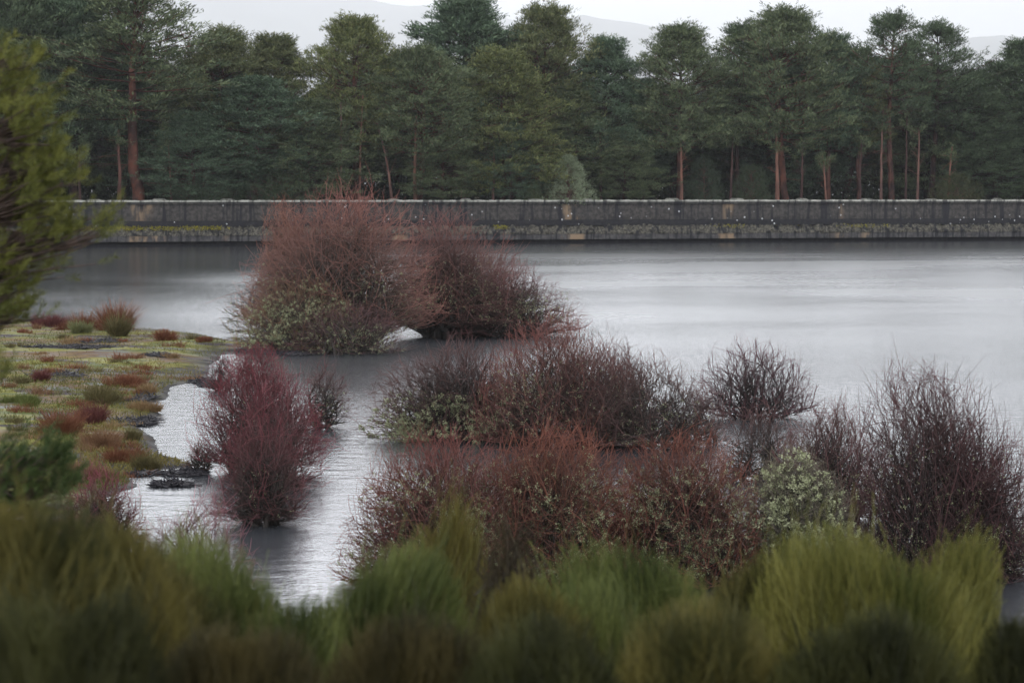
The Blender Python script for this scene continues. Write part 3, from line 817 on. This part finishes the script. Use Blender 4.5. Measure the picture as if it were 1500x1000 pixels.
# left burgundy bushes
willow(288, 478, 506, 690, "burgundy willow standing in the water left of the bright channel", BK, (0.124, 0.024, 0.033), (0.196, 0.051, 0.058), 141, dens=0.8, depth=.8, low=.2, up=.6, baser=.35, lichen=120, ox=-.05, lump_=.06)
willow(312, 458, 596, 768, "lower burgundy willow with short black stems in front of the larger one", BK, (0.113, 0.030, 0.039), (0.175, 0.056, 0.059), 142, dens=0.55, depth=.8, low=.15, up=.5, baser=.3, lichen=60, stemmul=1.3, lump_=.06)
willow(318, 482, 556, 716, "burgundy twigs filling the waist between the large burgundy willow and the lower one", BK, (0.110, 0.026, 0.036), (0.180, 0.055, 0.060), 149, depth=.8, low=.1, up=.5, baser=.4, dens=0.35)
willow(430, 520, 524, 626, "small mauve bush on a single dark stem at the right of the burgundy willow", BK, BUR, MAU2, 143, dens=0.6, depth=.8, low=.15, up=.3, baser=.08, stemmul=1.6, lichen=100)
willow(298, 350, 512, 572, "small dark maroon bush where the grass ends behind the burgundy willow", BK, (0.092, 0.035, 0.039), (0.148, 0.066, 0.066), 144, depth=.8, low=.15, up=.4, baser=.3)
willow(330, 420, 498, 556, "low crimson bush on the spit behind the burgundy willow", BK, (0.144, 0.033, 0.037), (0.217, 0.062, 0.066), 145, depth=.8, low=.1, up=.4, baser=.6)
willow(180, 380, 712, 880, "open pinkish thicket of thin slanting twigs in the water at lower left", BK, (0.203, 0.076, 0.092), (0.316, 0.144, 0.160), 146, dens=0.35, depth=.9, low=.15, up=.5, baser=.8, lump_=.1, thick=.8)
willow(85, 215, 690, 800, "crimson heathery bush on the muddy shore at lower left", BK, (0.145, 0.037, 0.046), (0.228, 0.072, 0.085), 147, depth=.9, low=.1, up=.5, baser=.7, gz=.12)
willow(268, 322, 640, 692, "bare forked twigs sticking up by the muddy point", BK, BRN, BRN2, 148, depth=.8, low=.3, up=.3, baser=.2)

# ------------------------------------------------------------------ shore plants
def gz_at(x, y): return float(height(np.array([x]), np.array([y]))[0])
M_blade = {}
def tuft(px, py, wpx, hpx, c1, c2, seed, label, name="grass_tussock", cat="tussock", nb=900, dirz=1.3, group=None):
    p = onz(px, py, .2); x, y = p[0], p[1]; R = wpx / F * y / 2; H = hpx / F * y
    r = np.random.default_rng(seed); z = gz_at(x, y)
    o_ = Acc()
    a = r.uniform(0, 6.28, nb); q = np.abs(r.normal(0, .5, nb)) * R * (1 + .35 * np.sin(a * 3 + seed))
    cc = r.normal(0, .45, (9, 2)) * R * [1, 1.5]; ch = r.uniform(.45, 1.1, 9); ci = r.integers(0, 9, nb); q = q * .5
    pos = np.stack([np.cos(a) * q + cc[ci, 0], np.sin(a) * q * .8 + cc[ci, 1], np.zeros(nb)], -1)
    d = np.stack([np.cos(a) * .5, np.sin(a) * .5, np.full(nb, dirz)], -1) + r.normal(0, .28, (nb, 3))
    ln = H * r.uniform(.4, 1.5, nb) * np.exp(-.6 * (q / R) ** 2) * ch[ci]
    c = bez(pos, pos + unit(d) * ln[:, None] * .5, pos + unit(d + np.array([0, 0, -.35]) + pos * .4) * ln[:, None], 4)
    tubes(o_, c, (np.linspace(.006, .002, 4) * y / 45)[None], 3, b=r.random((nb, 1)))
    key = (c1, c2)
    if key not in M_blade: M_blade[key] = leaf_mat("dry_blades", c1, c2)
    ob = o_.build(name, M_blade[key]); ob.location = (x, y, z - .02)
    tag(ob, label, cat, group)
RU = ((.14, .050, .028), (.24, .10, .05)); TN = ((.18, .11, .05), (.30, .20, .10)); OL = ((.09, .08, .03), (.17, .14, .06)); MR = ((.10, .03, .03), (.17, .06, .05))
tuf = [(158, 484, 44, 34, RU, "upright rusty brown clump at the far water's edge left of the willows"), (172, 492, 24, 28, OL, "olive tuft at the right foot of the upright rusty clump"),
 (120, 480, 60, 22, RU, "low rusty growth between the pine branch and the upright rusty clump"), (75, 476, 40, 16, MR, "maroon low growth at the far shore beside the pine branch"),
 (118, 488, 20, 18, ((.13, .14, .06), (.22, .22, .10)), "small pale green tuft in the rusty growth on the far shore"), (243, 498, 26, 16, RU, "little rust tuft on the spit nearest the open water"),
 (300, 500, 18, 9, RU, "tiny rust tuft towards the tip of the spit"), (218, 570, 24, 16, TN, "round orange tan tuft at the grass edge, the farther of two by the water"),
 (212, 592, 38, 13, TN, "flat orange tan tuft at the grass edge, the nearer of two by the water"), (195, 560, 46, 16, RU, "brown tuft left of the round orange tan one"),
 (148, 582, 58, 30, OL, "broad olive brown tussock in the middle of the grass"), (95, 632, 60, 34, RU, "dark rust tussock, the largest on the grass"),
 (135, 612, 40, 26, MR, "maroon tussock between the olive one and the largest rust one"), (150, 648, 56, 26, ((.17, .09, .05), (.26, .15, .08)), "light brown tussock right of the largest rust one"),
 (196, 636, 20, 16, OL, "small brown tuft near the black weed strip"), (212, 672, 26, 20, OL, "olive tuft at the lower corner of the grass by the channel"),
 (170, 664, 40, 20, RU, "brown tuft left of the lower grass corner"), (58, 558, 20, 14, MR, "dark maroon knob on the grass at the left"),
 (120, 690, 70, 20, ((.14, .07, .04), (.22, .13, .07)), "brown growth along the lower edge of the grass"), (30, 590, 60, 12, ((.08, .10, .02), (.15, .17, .05)), "bright green mossy hump at the left edge")]
for k, t in enumerate(tuf): tuft(t[0], t[1], t[2], t[3], t[4][0], t[4][1], 300 + k, t[5], nb=700 + int(t[2] * 14))

r = np.random.default_rng(91); kk = 0
for q in range(400):
    px, py = r.uniform(10, 300), 478 + 215 * r.random() ** .9
    p_ = onz(px, py)
    if sdf(np.array([p_[0]]), np.array([p_[1]]))[0] < .25: continue
    sc_ = (py - HOR) / 330
    tuft(px, py, r.uniform(14, 46) * sc_ * 1.3, r.uniform(7, 15) * sc_, *[RU, TN, OL, RU, ((.17, .09, .05), (.26, .15, .08))][r.integers(0, 5)], 700 + q, "small rusty or straw coloured grass tuft among the turf of the left bank",
         nb=220, group="small tufts scattered over the left bank")
    kk += 1
    if kk >= 55: break
# grass all over the shore
r = np.random.default_rng(12); a = Acc()
nG = 90000
py = 475 + 250 * r.random(nG) ** .8; px = r.uniform(-260, 330, nG)
D_ = EYE * F / (py - HOR); X = (px - 750) / F * D_; Y = D_
s = sdf(X, Y); k = (s > .12); X, Y, s = X[k], Y[k], s[k]
lp = lump(X * .6, Y * .6); k = (lp + r.normal(0, .25, len(lp))) > -.15; X, Y = X[k], Y[k]
pos = np.stack([X, Y, height(X, Y) - .01], -1)
blades(a, pos, r.normal(0, .5, pos.shape) + np.array([0, 0, .8]), r.uniform(.05, .13, len(pos)), .016, r, b=np.clip(.5 + .5 * lump(X + 7, Y) + r.normal(0, .2, len(X)), 0, 1))
tag(a.build("grass", leaf_mat("grass_blades", (.07, .085, .016), (.22, .18, .05))), "short green and straw coloured grass on the low shore at left", "grass", kind="stuff")

# strips of black drift weed
def weed(px, py, wpx, seed, label, dpx=9):
    p = onz(px, py, .1); x, y = p[0], p[1]; R = wpx / F * y / 2; Dp = dpx * y * y / (EYE * F) / 2
    r = np.random.default_rng(seed); a = Acc(); nn = 900
    an = r.uniform(0, 6.28, nn); q = np.abs(r.normal(0, .35, nn)); cx = r.uniform(-.8, .8, 7); cy = r.normal(0, .4, 7); ci = r.integers(0, 7, nn)
    p0 = np.stack([(np.cos(an) * q * .6 + cx[ci]) * R, (np.sin(an) * q + cy[ci]) * Dp, r.random(nn) * .04 * np.exp(-q ** 2) + .01], -1)
    d = np.stack([r.normal(0, 1, nn), r.normal(0, .6, nn), r.normal(0, .14, nn)], -1)
    L_ = r.uniform(.06, .22, nn)[:, None]
    p2 = p0 + unit(d) * L_; p2[:, 2] = np.abs(p2[:, 2])
    tubes(a, bez(p0, (p0 + p2) / 2 + r.normal(0, .02, p0.shape), p2, 3), np.array([.012, .012, .005])[None], 3, b=r.random((nn, 1)))
    o = a.build("weed_strip", M_weed); o.location = (x, y, max(gz_at(x, y), 0)); tag(o, label, "drift weed")
M_weed = leaf_mat("black_weed", (.018, .018, .024), (.06, .055, .06), .5)
weed(200, 612, 74, 1, "black drift weed strip poking into the channel at the shore's middle", 14)
weed(300, 556, 60, 2, "dark weed line where the far grass meets the burgundy willow", 8)
weed(215, 582, 46, 3, "short black weed patch between the two orange tan tufts")
weed(250, 686, 100, 4, "brown black weed point reaching towards the burgundy willow", 9)
weed(130, 507, 70, 5, "thin dark weed line across the far grass right of the pine", 5)
weed(90, 515, 150, 6, "long dark weed line across the far grass", 4)
weed(85, 553, 80, 7, "dark weed line beside the maroon knob on the grass", 6)
weed(400, 512, 110, 8, "black weed bank at the tip of the spit under the willows", 8)
weed(230, 524, 40, 9, "little dark weed patch on the middle of the far grass", 5)
weed(250, 702, 60, 10, "low dark weed island just off the muddy point", 6)

# ------------------------------------------------------------------ foreground broom
def broom(px, top, hwpx, y, label, c1, c2, seed, n=None, up=.9, lean=0., bark=(.05, .04, .03), spread=.35, thick=1., depth=.8, tip=1., name="broom_bush", cat="broom", dens=1.):
    x = (px - 750) / F * y; z0 = gz_at(x, y) - .03
    H = (aty(px, top, y)[2] - z0) * 1.03; W = hwpx / F * y * 1.3; D = W * depth
    r = np.random.default_rng(seed)
    o = thing(name, (x, y, z0), label, cat)
    tips = 14000 * min(1, hwpx / 100) * dens
    (L0, L1, L2, L3), rho, ph = plant(r, W, D, H, tips, .12, .62 if up > .5 else .3, .35, .075, 0, .05, (.38, .36, .34), jd=.15, ratio=(5, 5, 6),
                                      rhos=((.45, .65), (.55, .85), (.6, .95), (.55, 1.06)), pw=.6, ex=2.8)
    for L_ in (L0, L1, L2, L3):
        L_[..., 0] += lean * (np.maximum(L_[..., 2], 0) / H) ** 1.5 * H
    def pig(L_):      # patches of greener and yellower growth
        q = L_[:, -1]
        g = .5 + .45 * np.sin(q[:, 0] * 9 / H + ph[0]) * np.sin(q[:, 1] * 8 / H + ph[1]) + .2 * np.sin(q[:, 0] * 21 / H + ph[2])
        return np.clip(g + r.normal(0, .22, len(q)), 0, 1)[:, None]
    st, sh = Acc(), Acc()
    tubes(st, L0, (np.linspace(.014, .006, 9) * thick)[None], 5, a=0, b=.5)
    tubes(st, L1, (np.linspace(.006, .003, 7) * thick)[None], 3, a=np.linspace(0, .6, 7)[None] * tip, b=pig(L1))
    tubes(sh, L2, (np.linspace(.0032, .002, 5) * thick)[None], 3, a=np.linspace(.4, .9, 5)[None] * tip, b=pig(L2))
    tubes(sh, L3, (np.linspace(.0026, .0012, 4) * thick)[None], 3, a=np.linspace(.7, 1, 4)[None] * tip, b=pig(L3))
    M = twig_mat(name + "_green", bark, c1, c2, .6)
    st.build("stems", M, o); sh.build("shoots", M, o)
YG = ((.070, .085, .016), (.25, .235, .06)); GR = ((.05, .07, .017), (.185, .21, .058)); OLV = ((.045, .05, .014), (.20, .17, .045)); DK_SHADE = ((.018, .022, .007), (.075, .078, .022)); BRW = ((.03, .028, .011), (.10, .08, .026))  # darkest pair has the vignette and shade of the bottom edge put in
broom(30, 690, 150, 7.2, "dark olive broom filling the lower left corner", *OLV, 501, (26, 9, 9, 8), .8)
broom(180, 762, 100, 8.2, "brownish olive broom just right of the dark corner one", *OLV, 502, (24, 9, 9, 8), .8)
broom(335, 792, 130, 9.2, "fresh green broom left of the bright channel's foot", *GR, 503, (28, 9, 9, 8), .8, -.05)
broom(510, 830, 115, 9.0, "dense green broom with shoots slanting right under the bright channel", *GR, 504, (30, 9, 9, 9), .6, .22)
broom(650, 690, 66, 12.5, "tall thin olive brown broom standing in front of the red dome", *OLV, 505, None, 1.0, .0, (.05, .035, .03), dens=.8)
broom(735, 742, 62, 11.5, "bare dark branching shrub right of the tall thin broom", *BRW, 506, None, .4, .05, (.04, .03, .03), thick=1.5, tip=.5, name="bare_shrub", cat="shrub", dens=.12)
broom(770, 845, 110, 10.0, "ragged olive and brown broom in the bottom middle", *OLV, 507, (22, 9, 8, 7), .6)
broom(965, 795, 150, 11.0, "light green broom with pale feathery tips left of the big yellow green one", *GR, 508, (28, 9, 9, 8), .8, -.12)
broom(1130, 790, 110, 10.8, "olive broom between the feathery one and the big yellow green one", *OLV, 509, (26, 9, 9, 8), .8, .0)
broom(1262, 752, 175, 10.4, "big yellow green broom on the right", *YG, 510, (40, 9, 9, 9), .9, .03)
broom(1378, 790, 70, 10.8, "narrow ochre tipped broom leaning out from the right side of the big one", *YG, 511, (16, 8, 8, 7), .8, .1)
broom(1500, 895, 85, 8.2, "dark green broom with shade in its colour in the lower right corner", *DK_SHADE, 512, (24, 9, 9, 8), .8)
broom(90, 850, 150, 5.8, "near broom coloured blackish for shade at the bottom left edge of the photo", *DK_SHADE, 513, (24, 9, 8, 8), .8)
broom(330, 890, 130, 6.4, "near brownish olive broom at the bottom below the fresh green one", *BRW, 514, (24, 9, 8, 8), .8)
broom(600, 900, 140, 7.6, "low brownish broom at the bottom centre left", *BRW, 515, (22, 9, 8, 8), .6)
broom(820, 925, 140, 7.0, "near olive broom coloured dark for shade at the bottom centre", *DK_SHADE, 516, (22, 9, 8, 8), .6)
broom(1030, 885, 140, 7.8, "near olive brown broom at the bottom below the feathery one", *OLV, 517, (26, 9, 9, 8), .8)
broom(1270, 900, 150, 7.6, "near broom coloured dark for shade at the bottom below the big yellow green one", *DK_SHADE, 518, (26, 9, 9, 8), .8)

broom(1165, 782, 100, 11.4, "yellowish broom filling the dip left of the big yellow green one", *YG, 519)
broom(868, 842, 95, 10.4, "low green broom between the ragged middle one and the feathery one", *GR, 520)
broom(415, 850, 90, 8.6, "low green broom closing the gap at the foot of the bright channel", *GR, 521)
broom(240, 800, 90, 8.8, "olive green broom behind the fresh green one at lower left", *OLV, 522)

# ------------------------------------------------------------------ near pine at the left edge
M_near = leaf_mat("near_needles", (.065, .080, .022), (.23, .235, .055), objcol=True)
M_nbark = bark_mat("near_pine_bark", (.06, .045, .04), (.14, .10, .085), 14)
def needle_shoots(acc, pos, d, r, size=.12, nn=54):
    n = len(pos); d = unit(d)
    u = unit(np.cross(d, r.normal(size=(n, 3)))); v = np.cross(d, u)
    t = r.uniform(0, 1, (n, nn)); az = r.uniform(0, 6.28, (n, nn)); fl = r.uniform(.35, .95, (n, nn))
    base = pos[:, None] + d[:, None] * (t * size)[..., None]
    dd = d[:, None] * np.cos(fl)[..., None] + (u[:, None] * np.cos(az)[..., None] + v[:, None] * np.sin(az)[..., None]) * np.sin(fl)[..., None]
    rn = np.clip(np.repeat(r.random(n)[:, None], nn, 1) * .7 + r.random((n, nn)) * .3, 0, 1)
    blades(acc, base.reshape(-1, 3), dd.reshape(-1, 3), r.uniform(.04, .065, n * nn), .0035, r, b=rn.ravel())

def near_pine(trunk_x, y, ztop, blobs, name, label, seed, tint, extra=14, rad=.11, cat="pine"):
    r = np.random.default_rng(seed); z0 = gz_at(trunk_x, y) - .05
    o = thing(name, (trunk_x, y, z0), label, cat)
    H = ztop - z0; K = 10; t = np.linspace(0, 1, K)
    tr = np.zeros((1, K, 3)); tr[0, :, 2] = t * H; tr[0, 1:, 0] = r.normal(0, .03, K - 1)
    w_ = Acc(); nd = Acc()
    tubes(w_, tr, (rad * (1 - t) + .012)[None], 8)
    B = []
    for (px, py, rx, ry, dy, ns) in blobs:
        c = aty(px, py, y + dy) - np.array([trunk_x, y, z0])
        B.append((c, rx / F * y, ry / F * y, ns))
    for k in range(extra):      # the side of the crown outside the frame
        u = r.uniform(.25, .95); az = r.uniform(1.2, 5.1)
        q = (1 - u) * 1.6 + .35
        B.append((np.array([math.cos(az) * q, math.sin(az) * q, u * H]), .3, .25, 34))
    for c, rx, ry, ns in B:
        ns = int(ns * .62)
        s = np.array([0, 0, np.clip(c[2] - .25 * np.linalg.norm(c[:2]), .1, H * .97)])
        lp = bez(s[None], ((s + c) / 2 - np.array([0, 0, .06]))[None], c[None], 7)
        tubes(w_, lp, np.linspace(.03, .010, 7)[None], 6)
        pts = r.normal(0, .5, (ns, 3)) * np.array([rx, rx, ry]) + c
        tt = r.uniform(.55, 1, ns); base = lp[0][(tt * 6).astype(int)]
        tubes(w_, bez(base, (base + pts) / 2 + r.normal(0, .02, pts.shape) - np.array([0, 0, .02]), pts, 4), np.linspace(.007, .004, 4)[None], 3)
        d = unit(pts - base) * .6 + np.array([0, 0, .55]) + r.normal(0, .3, pts.shape)
        needle_shoots(nd, pts, d, r)
    q = w_.build("trunk", M_nbark, o, True); q.color = (1, 1, 1, 1)
    q = nd.build("crown", M_near, o); q.color = (*tint, 1)
near_pine(-4.5, 14.0, 7.6, [
  (0, 95, 45, 30, 0, 60), (5, 140, 55, 45, .1, 110), (25, 185, 45, 35, -.1, 90), (-30, 170, 50, 60, 0, 90),
  (20, 240, 60, 30, .1, 110), (60, 245, 45, 28, 0, 80), (50, 290, 50, 30, -.1, 90), (10, 310, 55, 40, .1, 100), (-30, 300, 60, 60, 0, 100),
  (60, 345, 45, 28, .0, 60), (100, 345, 36, 20, .1, 34), (145, 345, 22, 28, -.05, 22), (40, 390, 50, 30, .1, 70), (0, 400, 45, 40, 0, 90),
  (10, 455, 38, 28, 0, 90), (-20, 470, 40, 30, .1, 60), (-10, 540, 22, 40, .1, 24)],
  "near_pine", "near yellow green pine reaching in from the left edge over the lake", 601, (1, 1, 1))
near_pine(-3.35, 12.5, 3.55, [(75, 672, 22, 28, 0, 40), (45, 700, 45, 30, .1, 60), (10, 690, 40, 35, -.1, 60), (85, 710, 24, 28, .1, 36), (40, 740, 60, 35, 0, 60), (-20, 720, 50, 50, 0, 50)],
  "young_pine", "small dark green young pine at the left edge above the dark broom", 602, (.42, .60, .75), extra=3, rad=.04, cat="young pine")

# ------------------------------------------------------------------ rainy air
hz = Acc()
x0, x1, y0, y1, z0, z1 = -25000, 25000, -3500, 25000, -3.0, 1950
hz.add([(x0, y0, z0), (x1, y0, z0), (x1, y1, z0), (x0, y1, z0), (x0, y0, z1), (x1, y0, z1), (x1, y1, z1), (x0, y1, z1)],
       q=[(0, 3, 2, 1), (4, 5, 6, 7), (0, 1, 5, 4), (1, 2, 6, 5), (2, 3, 7, 6), (3, 0, 4, 7)])
mh = bpy.data.materials.new("rain_haze"); mh.use_nodes = True
n = mh.node_tree; n.nodes.clear()
ou = n.nodes.new("ShaderNodeOutputMaterial"); pv = n.nodes.new("ShaderNodeVolumePrincipled")
pv.inputs['Color'].default_value = (.90, .92, .95, 1); pv.inputs['Density'].default_value = 0.0001
n.links.new(pv.outputs[0], ou.inputs['Volume'])
tag(hz.build("haze", mh), "thin pale rain haze over the lake and hills", "haze", kind="stuff")
